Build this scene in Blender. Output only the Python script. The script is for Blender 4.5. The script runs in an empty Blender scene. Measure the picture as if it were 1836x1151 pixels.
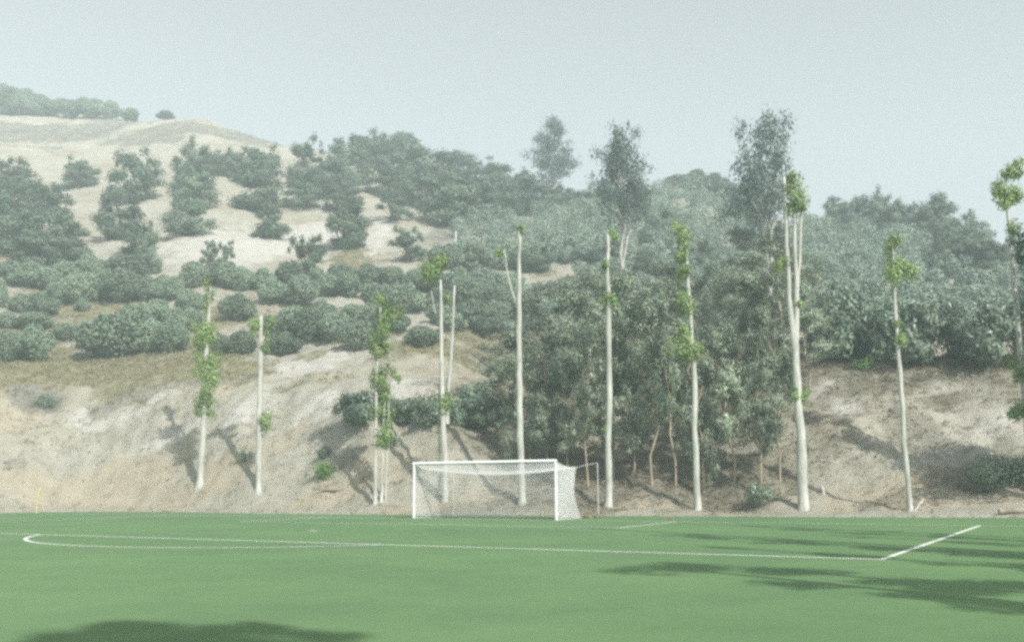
import bpy, math, random
import numpy as np
from math import sin, cos, radians, pi
random.seed(7); rng = np.random.default_rng(7)
S = bpy.context.scene; COL = S.collection

# ------------------------------------------------------------------ camera
F, PITCH, ROLL, CZ, IW, IH = 1832.77, .15511, -.00909, 1.659, 1836, 1151
cd = bpy.data.cameras.new('camera'); cam = bpy.data.objects.new('camera', cd); COL.objects.link(cam)
cd.sensor_width = 36; cd.lens = 36*F/IW; cd.clip_end = 3000; cd.clip_start = .05
cam.location = (0, 0, CZ)
from mathutils import Matrix, Vector
cam.matrix_world = (Matrix.Translation((0, 0, CZ)) @ Matrix.Rotation(pi/2+PITCH, 4, 'X') @ Matrix.Rotation(ROLL, 4, 'Z'))
S.camera = cam
cd.dof.use_dof = True; cd.dof.focus_distance = 6; cd.dof.aperture_fstop = 4.2   # the soft, slightly front-focused lens of the instant camera

# ------------------------------------------------------------------ sky, sun, exposure
SUN_EL = radians(38); SD = np.array([.53, -.85]); SD /= np.linalg.norm(SD)
W = bpy.data.worlds.new('World'); S.world = W; W.use_nodes = True
wn = W.node_tree.nodes; wl = W.node_tree.links
sky = wn.new('ShaderNodeTexSky'); sky.sky_type = 'NISHITA'; sky.sun_disc = False
sky.sun_elevation = SUN_EL; sky.sun_rotation = math.atan2(SD[0], SD[1]); sky.dust_density = 2.2; sky.air_density = 1.0; sky.ozone_density = 1
hs = wn.new('ShaderNodeHueSaturation'); hs.inputs['Saturation'].default_value = .18
gain = wn.new('ShaderNodeMix'); gain.data_type = 'RGBA'; gain.blend_type = 'MULTIPLY'; gain.inputs[0].default_value = 1; gain.inputs[7].default_value = (1, 1.02, 1.0, 1)
wl.new(sky.outputs[0], hs.inputs['Color']); wl.new(hs.outputs[0], gain.inputs[6]); wl.new(gain.outputs[2], wn['Background'].inputs['Color'])
wn['Background'].inputs['Strength'].default_value = .083
sl = bpy.data.lights.new('sun', 'SUN'); sl.energy = 3.3; sl.angle = radians(.5); sl.color = (1, .97, .89)
sun = bpy.data.objects.new('sun', sl); COL.objects.link(sun)
sdir = Vector((SD[0]*cos(SUN_EL), SD[1]*cos(SUN_EL), sin(SUN_EL)))
sun.rotation_euler = sdir.to_track_quat('Z', 'Y').to_euler(); sun.location = sdir*60
S.view_settings.view_transform = 'Standard'; S.view_settings.look = 'None'
S.view_settings.exposure = 1.0; S.view_settings.gamma = 1; S.view_settings.use_curve_mapping = False
HAZE = .0016
S.render.engine = 'CYCLES'; cy = S.cycles
cy.max_bounces = 5; cy.diffuse_bounces = 2; cy.glossy_bounces = 1; cy.transmission_bounces = 2; cy.volume_bounces = 1
cy.transparent_max_bounces = 4; cy.filter_width = 2.8; cy.use_adaptive_sampling = False; cy.caustics_reflective = False; cy.caustics_refractive = False
cy.use_denoising = False

# ------------------------------------------------------------------ pixel rays (photo pixel + distance -> world point)
def ray(u, v):
    x = (u-IW/2)/F; y = (IH/2-v)/F; c, s = cos(ROLL), sin(ROLL)
    xr = c*x-s*y; yu = s*x+c*y
    fy = cos(PITCH)-yu*sin(PITCH); fz = sin(PITCH)+yu*cos(PITCH)
    return xr/fy, fz/fy
def at(u, v, Y):
    a, b = ray(u, v); return np.array([a*Y, Y, CZ+b*Y])
YAW = -.53431; CX, CY0 = 24.6117, -38.8478
def field(x, y, z=0.):          # pitch coordinates (goal centre = 0,0; y away from the pitch) -> world
    dx, dy = x-CX, y-CY0
    return np.array([cos(YAW)*dx-sin(YAW)*dy, sin(YAW)*dx+cos(YAW)*dy, z])

# ------------------------------------------------------------------ object helpers
def tag(o, label=None, cat=None, group=None, kind=None):
    if label: o['label'] = label
    if cat: o['category'] = cat
    if group: o['group'] = group
    if kind: o['kind'] = kind
    return o
def link(name, me, mat=None, parent=None):
    if mat is not None and not me.materials: me.materials.append(mat)
    o = bpy.data.objects.new(name, me); COL.objects.link(o)
    if parent: o.parent = parent
    return o
def empty(name, loc):
    o = bpy.data.objects.new(name, None); COL.objects.link(o); o.location = loc; o.empty_display_size = .3
    return o
def mesh_np(name, V, Q, smooth=False, attrs=None):
    V = np.asarray(V, np.float32); Q = np.asarray(Q, np.int32); n, k = Q.shape
    me = bpy.data.meshes.new(name)
    me.vertices.add(len(V)); me.vertices.foreach_set('co', V.ravel())
    me.loops.add(n*k); me.loops.foreach_set('vertex_index', Q.ravel())
    me.polygons.add(n); me.polygons.foreach_set('loop_start', np.arange(0, n*k, k, dtype=np.int32))
    me.polygons.foreach_set('loop_total', np.full(n, k, np.int32))
    me.polygons.foreach_set('use_smooth', np.full(n, smooth))
    for nm, (dom, val) in (attrs or {}).items():
        a = me.attributes.new(nm, 'FLOAT', dom); a.data.foreach_set('value', np.asarray(val, np.float32))
    me.update(calc_edges=True); me.validate(); return me
class Tubes:                     # collects tapered tubes and boxes, one mesh
    def __init__(s): s.v = []; s.q = []; s.n = 0
    def tube(s, pts, rad, sides=7, cap=True, bump=0.):
        pts = [np.asarray(p, float) for p in pts]; m = len(pts)
        for i, p in enumerate(pts):
            d = pts[min(i+1, m-1)]-pts[max(i-1, 0)]; d = d/(np.linalg.norm(d)+1e-9)
            ref = np.array([0, 1., 0]) if abs(d[1]) < .9 else np.array([1., 0, 0])
            e1 = np.cross(d, ref); e1 /= np.linalg.norm(e1); e2 = np.cross(d, e1)
            for k in range(sides):
                t = 2*pi*k/sides; r = rad[i]*(1+bump*random.uniform(-1, 1))
                s.v.append(p+r*(cos(t)*e1+sin(t)*e2))
        for i in range(m-1):
            for k in range(sides):
                a = s.n+i*sides+k; b = s.n+i*sides+(k+1) % sides
                s.q.append((a, b, b+sides, a+sides))
        s.n += m*sides
        if cap:
            for end, pi_ in ((0, 0), (m-1, m-1)):
                s.v.append(pts[pi_]); c = s.n; s.n += 1
                base = s.n-1-m*sides-(1 if end else 0)+pi_*sides
                for k in range(0, sides):
                    k2 = (k+1) % sides
                    s.q.append((base+k, base+k2, c, c))
        return s
    def build(s, name, smooth=True):
        V = np.array(s.v); q = s.q
        me = bpy.data.meshes.new(name)
        me.from_pydata([tuple(x) for x in V], [], [tuple(dict.fromkeys(f)) for f in q])
        me.polygons.foreach_set('use_smooth', np.full(len(me.polygons), smooth)); me.update(); return me

# ------------------------------------------------------------------ materials
def mat_new(name):
    m = bpy.data.materials.new(name); m.use_nodes = True; nt = m.node_tree
    return m, nt, nt.nodes['Principled BSDF']
def noise(nt, scale, detail=4, rough=.55, coord='Object'):
    tc = nt.nodes.new('ShaderNodeTexCoord'); n = nt.nodes.new('ShaderNodeTexNoise')
    n.inputs['Scale'].default_value = scale; n.inputs['Detail'].default_value = detail; n.inputs['Roughness'].default_value = rough
    nt.links.new(tc.outputs[coord], n.inputs['Vector']); return n
def ramp(nt, src, stops):
    r = nt.nodes.new('ShaderNodeValToRGB'); e = r.color_ramp.elements
    while len(e) < len(stops): e.new(.5)
    for k, (p, c) in enumerate(stops): e[k].position = p; e[k].color = (*c, 1) if len(c) == 3 else c
    nt.links.new(src, r.inputs[0]); return r
def mixc(nt, fac, a, b, mode='MIX'):
    m = nt.nodes.new('ShaderNodeMix'); m.data_type = 'RGBA'; m.blend_type = mode
    for sock, val in ((m.inputs[0], fac), (m.inputs[6], a), (m.inputs[7], b)):
        if hasattr(val, 'links') or hasattr(val, 'is_linked'): nt.links.new(val, sock)
        elif isinstance(val, (int, float)): sock.default_value = val
        else: sock.default_value = (*val, 1)
    return m.outputs[2]
def attr(nt, name):
    a = nt.nodes.new('ShaderNodeAttribute'); a.attribute_name = name; return a.outputs['Fac']
def bump(nt, bsdf, h, strength, dist):
    b = nt.nodes.new('ShaderNodeBump'); b.inputs['Strength'].default_value = strength; b.inputs['Distance'].default_value = dist
    nt.links.new(h, b.inputs['Height']); nt.links.new(b.outputs[0], bsdf.inputs['Normal'])

def leaf_mat(name, dark, light, trans=.28, rough=.55, spec=.25, objvar=.25):
    m, nt, p = mat_new(name); N = nt.nodes
    r = ramp(nt, attr(nt, 'tint'), [(0, dark), (1, light)])
    oi = N.new('ShaderNodeObjectInfo'); mr = N.new('ShaderNodeMapRange')
    mr.inputs[3].default_value = 1-objvar; mr.inputs[4].default_value = 1+objvar
    nt.links.new(oi.outputs['Random'], mr.inputs[0])
    hsv = N.new('ShaderNodeHueSaturation'); nt.links.new(r.outputs[0], hsv.inputs['Color']); nt.links.new(mr.outputs[0], hsv.inputs['Value'])
    nt.links.new(hsv.outputs[0], p.inputs['Base Color']); p.inputs['Roughness'].default_value = rough
    p.inputs['Specular IOR Level'].default_value = spec
    t = N.new('ShaderNodeBsdfTranslucent'); nt.links.new(hsv.outputs[0], t.inputs['Color'])
    mx = N.new('ShaderNodeMixShader'); mx.inputs[0].default_value = trans
    nt.links.new(p.outputs[0], mx.inputs[1]); nt.links.new(t.outputs[0], mx.inputs[2])
    nt.links.new(mx.outputs[0], N['Material Output'].inputs['Surface']); return m
def bark_mat(name, a, b, scale=3, stretch=.25, bstr=.5):
    m, nt, p = mat_new(name)
    tc = nt.nodes.new('ShaderNodeTexCoord'); mp = nt.nodes.new('ShaderNodeMapping'); mp.inputs['Scale'].default_value = (1, 1, stretch)
    nt.links.new(tc.outputs['Object'], mp.inputs[0])
    n = nt.nodes.new('ShaderNodeTexNoise'); n.inputs['Scale'].default_value = scale; n.inputs['Detail'].default_value = 6; n.inputs['Roughness'].default_value = .65
    nt.links.new(mp.outputs[0], n.inputs['Vector'])
    r = ramp(nt, n.outputs[0], [(.32, a), (.62, b)]); nt.links.new(r.outputs[0], p.inputs['Base Color'])
    p.inputs['Roughness'].default_value = .85; p.inputs['Specular IOR Level'].default_value = .15
    bump(nt, p, n.outputs[0], bstr, .05); return m
def plain(name, c, rough=.6, var=.1, scale=8):
    m, nt, p = mat_new(name); n = noise(nt, scale)
    r = ramp(nt, n.outputs[0], [(.3, tuple(x*(1-var) for x in c)), (.7, tuple(min(1, x*(1+var)) for x in c))])
    nt.links.new(r.outputs[0], p.inputs['Base Color']); p.inputs['Roughness'].default_value = rough; return m

M = {}
M['olive'] = leaf_mat('olive_leaf', (.10, .155, .108), (.32, .39, .29), .2, objvar=.35)
M['dark'] = leaf_mat('orchard_leaf', (.070, .115, .082), (.21, .27, .19), .25)
M['euc'] = leaf_mat('eucalyptus_leaf', (.08, .135, .12), (.20, .265, .23), .3)
M['wood'] = leaf_mat('wood_leaf', (.065, .108, .075), (.38, .44, .32), .25, rough=.42, spec=.45, objvar=.4)
M['tuft'] = leaf_mat('fresh_leaf', (.14, .23, .08), (.37, .48, .20), .35, objvar=.15)
M['broad'] = leaf_mat('broad_leaf', (.055, .105, .075), (.26, .33, .235), .2, rough=.38, spec=.5)
M['drycrown'] = leaf_mat('dry_leaf', (.19, .155, .115), (.36, .31, .23), .25)
M['scrub'] = leaf_mat('scrub_leaf', (.15, .215, .17), (.31, .38, .30), .2)
M['drygrass'] = leaf_mat('dry_grass_blade', (.20, .18, .11), (.38, .35, .23), .3)
M['grey_scrub'] = leaf_mat('grey_scrub_leaf', (.16, .165, .135), (.29, .29, .24), .2)
M['green_low'] = leaf_mat('low_green_leaf', (.07, .16, .05), (.18, .30, .10), .3)
M['pale_bark'] = bark_mat('pale_bark', (.28, .28, .255), (.50, .505, .47), 4)
M['tan_bark'] = bark_mat('tan_bark', (.24, .19, .13), (.40, .35, .27), 3)
M['brown_bark'] = bark_mat('brown_bark', (.10, .075, .05), (.22, .17, .12), 3)
M['white_paint'] = plain('white_paint', (.52, .54, .55), .4, .05)
M['net'] = plain('net_cord', (.50, .52, .52), .7, .04)
M['yellow'] = plain('yellow_plastic', (.60, .50, .14), .5, .08)
M['dead_wood'] = bark_mat('dead_wood', (.15, .125, .10), (.29, .26, .21), 4)
M['cut_wood'] = plain('pale_wood', (.42, .40, .34), .8, .2)
M['steel'] = plain('galvanised_steel', (.38, .40, .40), .45, .08)

# ------------------------------------------------------------------ terrain
def vnoise(x, y, seed=0):
    xi = np.floor(x).astype(int); yi = np.floor(y).astype(int); fx = x-xi; fy = y-yi
    fx = fx*fx*(3-2*fx); fy = fy*fy*(3-2*fy)
    def h(i, j):
        n = (i*374761393+j*668265263+seed*982451653) & 0x7fffffff
        n = ((n ^ (n >> 13))*1274126177) & 0x7fffffff
        return ((n ^ (n >> 16)) & 0xffff)/65535.
    return (h(xi, yi)*(1-fx)+h(xi+1, yi)*fx)*(1-fy)+(h(xi, yi+1)*(1-fx)+h(xi+1, yi+1)*fx)*fy-.5
def fbm(x, y, seed=0, o=4):
    s = 0; a = 1.
    for k in range(o): s = s+a*vnoise(x*2**k, y*2**k, seed+k); a *= .5
    return s
# turf edge distance by photo column
EU = [-900, -300, 0, 75, 160, 240, 350, 460, 620, 800, 920, 1110, 1250, 1400, 1600, 1836, 2200, 2800]
EY = [50, 58, 64, 65.5, 65.5, 64.6, 61.2, 58.2, 55.2, 52.6, 51, 48.8, 47.3, 45.9, 44.2, 42.2, 40, 38]
EA = [ray(u, 900)[0] for u in EU]
def yedge(a): return np.interp(a, EA, EY)
# hillside profiles: photo column -> (metres behind the turf edge, photo row)
PROF = {
 0:   [(1.8, 903), (5, 835), (9.5, 740), (12, 690), (18, 657), (38, 562), (58, 482), (82, 412), (112, 345), (150, 278), (190, 228), (216, 206), (232, 192), (246, 186)],
 120: [(1.8, 905), (5, 838), (9.5, 742), (12, 692), (18, 657), (38, 564), (57, 485), (82, 412), (112, 345), (150, 285), (190, 238), (214, 213), (226, 203)],
 300: [(1.8, 907), (5, 842), (9, 750), (12, 692), (20, 655), (38, 572), (54, 492), (82, 402), (120, 322), (160, 262), (205, 213)],
 460: [(2, 906), (5, 838), (8, 776), (13, 700), (22, 640), (38, 580), (57, 500), (92, 402), (132, 324), (172, 270), (198, 250)],
 620: [(2, 906), (4, 862), (7, 772), (13, 696), (24, 640), (41, 577), (62, 502), (94, 412), (128, 335), (165, 290), (180, 276)],
 800: [(2, 907), (4, 866), (7, 772), (14, 694), (26, 640), (44, 572), (62, 502), (88, 432), (118, 382), (148, 342), (168, 322)],
 920: [(2, 908), (5, 868), (10, 795), (25, 702), (45, 602), (65, 522), (90, 452), (120, 397), (150, 367), (165, 350)],
 1110: [(2, 912), (5, 876), (10, 805), (24, 702), (47, 592), (67, 512), (92, 442), (122, 390), (152, 360), (167, 345)],
 1250: [(2, 913), (5, 876), (10, 800), (24, 700), (48, 592), (68, 512), (93, 442), (123, 380), (148, 345), (158, 330)],
 1400: [(2, 914), (4, 876), (9, 765), (14, 690), (18, 652), (34, 602), (54, 542), (84, 472), (114, 412), (134, 392)],
 1600: [(2, 912), (4, 876), (9, 765), (13, 690), (16, 646), (28, 612), (51, 562), (81, 490), (106, 432), (121, 412)],
 1836: [(2, 912), (4, 870), (8, 790), (13, 690), (16.5, 642), (29, 612), (49, 562), (73, 500), (98, 462), (113, 447)],
}
YS = np.concatenate([np.arange(34, 82, .3), np.arange(82, 140, .9), np.arange(140, 330, 2.2), np.arange(330, 430, 12)])
AS = np.linspace(-1.25, 1.25, 620)
us = sorted(PROF); prof_a = []; prof_z = []
for u in us:
    a0 = ray(u, 800)[0]; ye = yedge(a0); pr = PROF[u]
    yy = [ye]+[ye+d for d, _ in pr]; zz = [0.]+[CZ+ray(u, v)[1]*(ye+d) for d, v in pr]
    yl, zl = yy[-1], zz[-1]
    yy += [yl+8, yl+30, yl+120]; zz += [zl+.2, zl-4, zl-40]
    # store on common parameter s = Y - yedge
    prof_a.append(a0); prof_z.append((np.array(yy)-ye, np.array(zz)))
SS = np.linspace(0, 420, 2101)
tab = np.array([np.interp(SS, s, z) for s, z in prof_z])
def pchip_cols(aq):
    pa = np.array([-2.2]+prof_a+[2.2]); pt = np.vstack([tab[:1], tab, tab[-1:]])
    h = np.diff(pa); d = np.diff(pt, axis=0)/h[:, None]; m = np.zeros_like(pt)
    for i in range(1, len(pa)-1):
        ok = d[i-1]*d[i] > 0; w1 = 2*h[i]+h[i-1]; w2 = h[i]+2*h[i-1]
        with np.errstate(divide='ignore', invalid='ignore'): m[i] = np.where(ok, (w1+w2)/(w1/d[i-1]+w2/d[i]), 0)
    k = np.clip(np.searchsorted(pa, aq)-1, 0, len(pa)-2); t = ((aq-pa[k])/h[k])[:, None]; H = h[k][:, None]
    return (2*t**3-3*t**2+1)*pt[k]+(t**3-2*t**2+t)*H*m[k]+(-2*t**3+3*t**2)*pt[k+1]+(t**3-t**2)*H*m[k+1]
T = pchip_cols(AS)                                     # (A, SS)
ker = np.exp(-np.linspace(-2, 2, 7)**2); ker /= ker.sum()
T = np.apply_along_axis(lambda r: np.convolve(np.pad(r, 3, 'edge'), ker, 'valid'), 1, T)
GA, GY = np.meshgrid(AS, YS, indexing='ij'); YE = yedge(AS)[:, None]; SG = GY-YE
GZ = np.array([np.interp(SG[i], SS, T[i]) for i in range(len(AS))])
GX = GA*GY
amp = np.clip(SG/4, 0, 1)
GZ = GZ+amp*(fbm(GX*.11, GY*.11, 3)*1.0*np.clip(SG/25, .25, 1)+fbm(GX*.5, GY*.5, 9)*.34+fbm(GX*1.7, GY*1.7, 5, 3)*.20)
gully = np.exp(-((SG-7)/5.)**2); GZ = GZ+gully*(fbm(GX*.5+GY*.12, GY*.08, 21)*.9+fbm(GX*.9, GY*.9, 22)*.3)*amp
GZ = np.where(SG <= 0, -.30, np.maximum(GZ, .02+.02*np.clip(SG, 0, 1)+fbm(GX*2.2, GY*2.2, 5, 3)*.03))
def ground_z(x, y):
    a = x/y; i = np.clip((a-AS[0])/(AS[1]-AS[0]), 0, len(AS)-1.001); ii = int(i); fa = i-ii
    j = min(max(int(np.searchsorted(YS, y))-1, 0), len(YS)-2); fy = min(max((y-YS[j])/(YS[j+1]-YS[j]), 0), 1)
    z = (GZ[ii, j]*(1-fa)+GZ[ii+1, j]*fa)*(1-fy)+(GZ[ii, j+1]*(1-fa)+GZ[ii+1, j+1]*fa)*fy
    return max(z, 0.) if z < 0 else z
def hit(u, v):                                          # where the sight line through a photo pixel meets the hillside
    a, b = ray(u, v); y = yedge(a)+.4; best = None
    while y < 330:
        if ground_z(a*y, y) >= CZ+b*y: return np.array([a*y, y, ground_z(a*y, y)])
        y += .25 if y < 110 else .6
        d = CZ+b*y-ground_z(a*y, y)
        if best is None or d < best[0]: best = (d, y)
    y = best[1]; return np.array([a*y, y, ground_z(a*y, y)])

# ground cover patches (photo position and half size -> a patch of the hillside)
PATCH = {'pale': [], 'peach': [], 'grass': [], 'litter': [], 'scrubby': []}
def patch(kind, u, v, ru, rv, s=1.):
    c = hit(u, v); top = hit(u, v-rv); bot = hit(u, v+rv)
    ry = max(abs(top[1]-bot[1])/2, .5); rx = ru/F*c[1]
    PATCH[kind].append((c[0], c[1], rx, ry, s))
for u, v, ru, rv, s in [(40, 655, 120, 32, 1), (180, 655, 120, 28, 1), (320, 655, 120, 26, .9), (430, 660, 70, 22, .7), (60, 600, 90, 40, .8), (180, 555, 140, 30, .7), (330, 600, 90, 40, .7),
        (90, 545, 90, 30, .6), (780, 630, 110, 22, .9), (840, 600, 60, 20, .8), (620, 462, 45, 14, .9), (640, 480, 40, 12, .8), (700, 640, 60, 20, .5), (530, 590, 90, 40, .6), (650, 600, 90, 40, .5), (460, 600, 60, 40, .5),
        (560, 640, 50, 12, .6), (330, 682, 80, 6, .8), (590, 845, 50, 18, .5), (1100, 560, 180, 90, .9), (950, 560, 120, 60, .7), (1540, 660, 80, 14, .6), (560, 860, 60, 14, .4), (560, 680, 120, 12, .5), (870, 650, 40, 20, .6)]:
    patch('grass', u, v, ru, rv, s)
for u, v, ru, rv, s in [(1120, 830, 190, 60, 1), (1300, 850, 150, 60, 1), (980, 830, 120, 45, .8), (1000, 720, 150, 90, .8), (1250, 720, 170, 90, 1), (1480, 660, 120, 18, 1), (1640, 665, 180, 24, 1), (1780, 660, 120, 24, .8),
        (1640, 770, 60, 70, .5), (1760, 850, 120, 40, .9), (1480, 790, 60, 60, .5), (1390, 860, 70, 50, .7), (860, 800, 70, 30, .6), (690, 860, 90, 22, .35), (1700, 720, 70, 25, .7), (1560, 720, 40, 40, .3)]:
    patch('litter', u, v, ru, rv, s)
for u, v, ru, rv, s in [(75, 722, 50, 24, 1), (25, 832, 45, 20, .7), (70, 236, 60, 16, 1.3), (150, 240, 60, 20, 1.3), (270, 248, 90, 14, 1.1), (420, 248, 90, 9, 1), (330, 230, 130, 9, .9), (20, 226, 40, 10, .9), (560, 450, 30, 10, .4), (800, 425, 60, 18, .8), (500, 560, 160, 60, .3),
        (420, 800, 50, 26, .4), (560, 785, 60, 16, .5), (760, 690, 60, 10, .4), (620, 830, 60, 16, .6), (860, 660, 40, 12, .7), (300, 690, 160, 8, .6)]:
    patch('scrubby', u, v, ru, rv, s)
for u, v, ru, rv, s in [(30, 735, 70, 50, 1), (100, 885, 220, 30, 1), (340, 890, 200, 26, .9), (600, 890, 160, 22, .8), (800, 905, 200, 14, .9), (1100, 910, 200, 12, .9), (1600, 890, 160, 26, 1), (1780, 895, 120, 26, 1), (420, 690, 60, 14, .8), (580, 680, 60, 14, .6), (1290, 590, 60, 20, .8), (60, 420, 120, 50, .4)]:
    patch('peach', u, v, ru, rv, s)
for u, v, ru, rv, s in [(560, 655, 70, 18, 1), (585, 725, 60, 26, 1), (450, 735, 60, 30, .9), (210, 735, 130, 26, .9), (720, 690, 60, 20, .7), (300, 790, 120, 20, .7), (1490, 710, 60, 40, .9), (1700, 700, 40, 30, .7), (1790, 760, 50, 40, .7), (400, 440, 120, 50, .8), (560, 420, 60, 30, .8), (670, 430, 30, 50, .8), (860, 485, 70, 8, .9), (560, 560, 60, 20, .5)]:
    patch('pale', u, v, ru, rv, s)
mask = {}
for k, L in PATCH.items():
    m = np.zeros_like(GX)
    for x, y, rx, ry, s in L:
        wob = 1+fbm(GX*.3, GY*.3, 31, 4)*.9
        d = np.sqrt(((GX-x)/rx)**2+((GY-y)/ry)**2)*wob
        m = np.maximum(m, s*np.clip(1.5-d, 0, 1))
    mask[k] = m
nA, nY = GX.shape
idx = np.arange(nA*nY).reshape(nA, nY)
Q = np.stack([idx[:-1, :-1], idx[1:, :-1], idx[1:, 1:], idx[:-1, 1:]], -1).reshape(-1, 4)
keep = (SG[:-1, 1:] > -1.2).reshape(-1)
Q = Q[keep]; used = np.unique(Q); rem = np.full(nA*nY, -1); rem[used] = np.arange(len(used))
V = np.stack([GX, GY, GZ], -1).reshape(-1, 3)[used]; Q = rem[Q]
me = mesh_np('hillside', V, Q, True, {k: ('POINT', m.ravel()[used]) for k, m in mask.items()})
m, nt, p = mat_new('sandy_soil')
n1 = noise(nt, .10, 6, .6); n2 = noise(nt, .9, 8, .65); n3 = noise(nt, 7, 6, .7)
base = ramp(nt, n1.outputs[0], [(.34, (.375, .34, .265)), (.48, (.415, .40, .335)), (.66, (.45, .435, .385))]).outputs[0]
det = ramp(nt, n2.outputs[0], [(.30, (.60, .58, .55)), (.45, (.93, .92, .90)), (.6, (1.04, 1.04, 1.04))]).outputs[0]
base = mixc(nt, .8, base, det, 'MULTIPLY')
fine = ramp(nt, n3.outputs[0], [(.3, (.72, .71, .70)), (.5, (1, 1, 1))]).outputs[0]
base = mixc(nt, .6, base, fine, 'MULTIPLY')
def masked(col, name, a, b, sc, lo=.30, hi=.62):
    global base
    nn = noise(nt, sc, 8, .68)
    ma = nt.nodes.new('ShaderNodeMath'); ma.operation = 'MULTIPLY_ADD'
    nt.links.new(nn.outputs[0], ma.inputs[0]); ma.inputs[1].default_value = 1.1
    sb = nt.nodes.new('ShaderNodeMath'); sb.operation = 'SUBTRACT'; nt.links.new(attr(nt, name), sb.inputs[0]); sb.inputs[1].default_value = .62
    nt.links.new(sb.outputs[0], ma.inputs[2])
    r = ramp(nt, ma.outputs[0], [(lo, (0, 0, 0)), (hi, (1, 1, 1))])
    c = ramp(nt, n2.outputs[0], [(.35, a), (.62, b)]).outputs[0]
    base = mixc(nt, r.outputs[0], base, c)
masked(base, 'pale', (.47, .455, .405), (.53, .52, .475), .45)
masked(base, 'peach', (.395, .35, .265), (.45, .41, .325), .5)
masked(base, 'grass', (.19, .185, .105), (.33, .305, .20), .55)
masked(base, 'scrubby', (.20, .195, .165), (.32, .305, .26), .8)
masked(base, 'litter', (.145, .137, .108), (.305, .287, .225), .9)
nt.links.new(base, p.inputs['Base Color']); p.inputs['Roughness'].default_value = .95; p.inputs['Specular IOR Level'].default_value = .1
add = nt.nodes.new('ShaderNodeMath'); nt.links.new(n2.outputs[0], add.inputs[0]); nt.links.new(n3.outputs[0], add.inputs[1])
bump(nt, p, add.outputs[0], .8, .3)
M['soil'] = m
tag(link('hillside', me, m), kind='structure')
# wide ground under and behind the pitch
g = 315
me = mesh_np('ground', [(-g, -58, -.42), (g, -58, -.42), (g, 420, -.42), (-g, 420, -.42)], [(0, 1, 2, 3)])
tag(link('ground', me, m), kind='structure')

# ------------------------------------------------------------------ turf pitch and painted lines
aa = np.linspace(-1.22, 1.22, 160)
front = np.array([(a*yedge(a), yedge(a)+.06*random.uniform(-1, 1)+.12*float(fbm(np.array([a*9.]), np.array([3.3]), 4)[0])) for a in aa])
def turf_mesh():
    V = []; Qs = []; rows = 40
    back = np.linspace(-62, 48, len(front))
    for k in range(rows):
        t = k/(rows-1); t = 1-(1-t)**1.6
        for i, f in enumerate(front):
            b = np.array([back[i], -50.]); pnt = b*(1-t)+f*t; V.append((pnt[0], pnt[1], 0.))
    n = len(front)
    for k in range(rows-1):
        for i in range(n-1): Qs.append((k*n+i, k*n+i+1, (k+1)*n+i+1, (k+1)*n+i))
    return mesh_np('turf', V, Qs, True)
m, nt, p = mat_new('turf_green')
a1 = noise(nt, .16, 5, .6); a2 = noise(nt, 9, 5, .7); a3 = noise(nt, 130, 3, .7)
c = ramp(nt, a1.outputs[0], [(.35, (.056, .160, .037)), (.65, (.097, .216, .056))]).outputs[0]
c = mixc(nt, .5, c, ramp(nt, a2.outputs[0], [(.3, (.72, .78, .72)), (.6, (1, 1, 1))]).outputs[0], 'MULTIPLY')
c = mixc(nt, .8, c, ramp(nt, a3.outputs[0], [(.3, (.55, .60, .55)), (.65, (1.0, 1.0, 1.0))]).outputs[0], 'MULTIPLY')
a5 = noise(nt, .9, 6, .7); c = mixc(nt, .6, c, ramp(nt, a5.outputs[0], [(.33, (.80, .86, .78)), (.5, (1, 1, 1)), (.66, (1.14, 1.08, 1.1))]).outputs[0], 'MULTIPLY'); a4 = noise(nt, 32, 4, .75); c = mixc(nt, .75, c, ramp(nt, a4.outputs[0], [(.32, (.60, .66, .55)), (.5, (1, 1, 1)), (.68, (1.25, 1.15, 1.2))]).outputs[0], 'MULTIPLY')
nt.links.new(c, p.inputs['Base Color']); p.inputs['Roughness'].default_value = .85; p.inputs['Specular IOR Level'].default_value = .12
p.inputs['Sheen Weight'].default_value = .12; p.inputs['Sheen Roughness'].default_value = .5
bump(nt, p, a3.outputs[0], .5, .02)
tag(link('turf', turf_mesh(), m), kind='structure')
m, nt, p = mat_new('line_paint'); a2 = noise(nt, 60, 4, .7)
c = ramp(nt, a2.outputs[0], [(.3, (.52, .56, .49)), (.6, (.72, .74, .69))]).outputs[0]; nt.links.new(c, p.inputs['Base Color']); p.inputs['Roughness'].default_value = .8
LINE = m
LV, LQ = [], []
def strip(pts, w=.12, z=.006):
    pts = [np.array(q, float) for q in pts]
    for i, q in enumerate(pts):
        d = pts[min(i+1, len(pts)-1)]-pts[max(i-1, 0)]; d /= np.linalg.norm(d); nrm = np.array([-d[1], d[0]])*w/2
        for s in (-1, 1):
            e = q+s*nrm; P = field(e[0], e[1], z); LV.append(tuple(P))
        if i: b = len(LV)-4; LQ.append((b, b+2, b+3, b+1))
def seg(a, b, n=20, w=.12, z=.006): strip([np.array(a)+(np.array(b)-np.array(a))*t for t in np.linspace(0, 1, n)], w, z)
seg((-31.5, 0), (34, 0), 60)
seg((-31.5, -.06), (-31.5, -75)); seg((34, -.06), (34, -60))
seg((-20.22, -16.5), (20.22, -16.5), 50, .14); seg((-20.16, -.06), (-20.16, -16.44), 20, .125); seg((20.16, -.06), (20.16, -16.44), 20, .125)
seg((-9.22, -5.5), (9.22, -5.5)); seg((-9.16, -.06), (-9.16, -5.44)); seg((9.16, -.06), (9.16, -5.44))
th = math.asin(5.57/9.15)
strip([(9.15*cos(t), -11+9.15*sin(t)) for t in np.linspace(-pi+th, -th, 60)], .125)
seg((-.16, -11), (.16, -11), 3, .26)
tag(link('pitch_markings', mesh_np('pitch_markings', LV, LQ), LINE), kind='structure')

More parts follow.
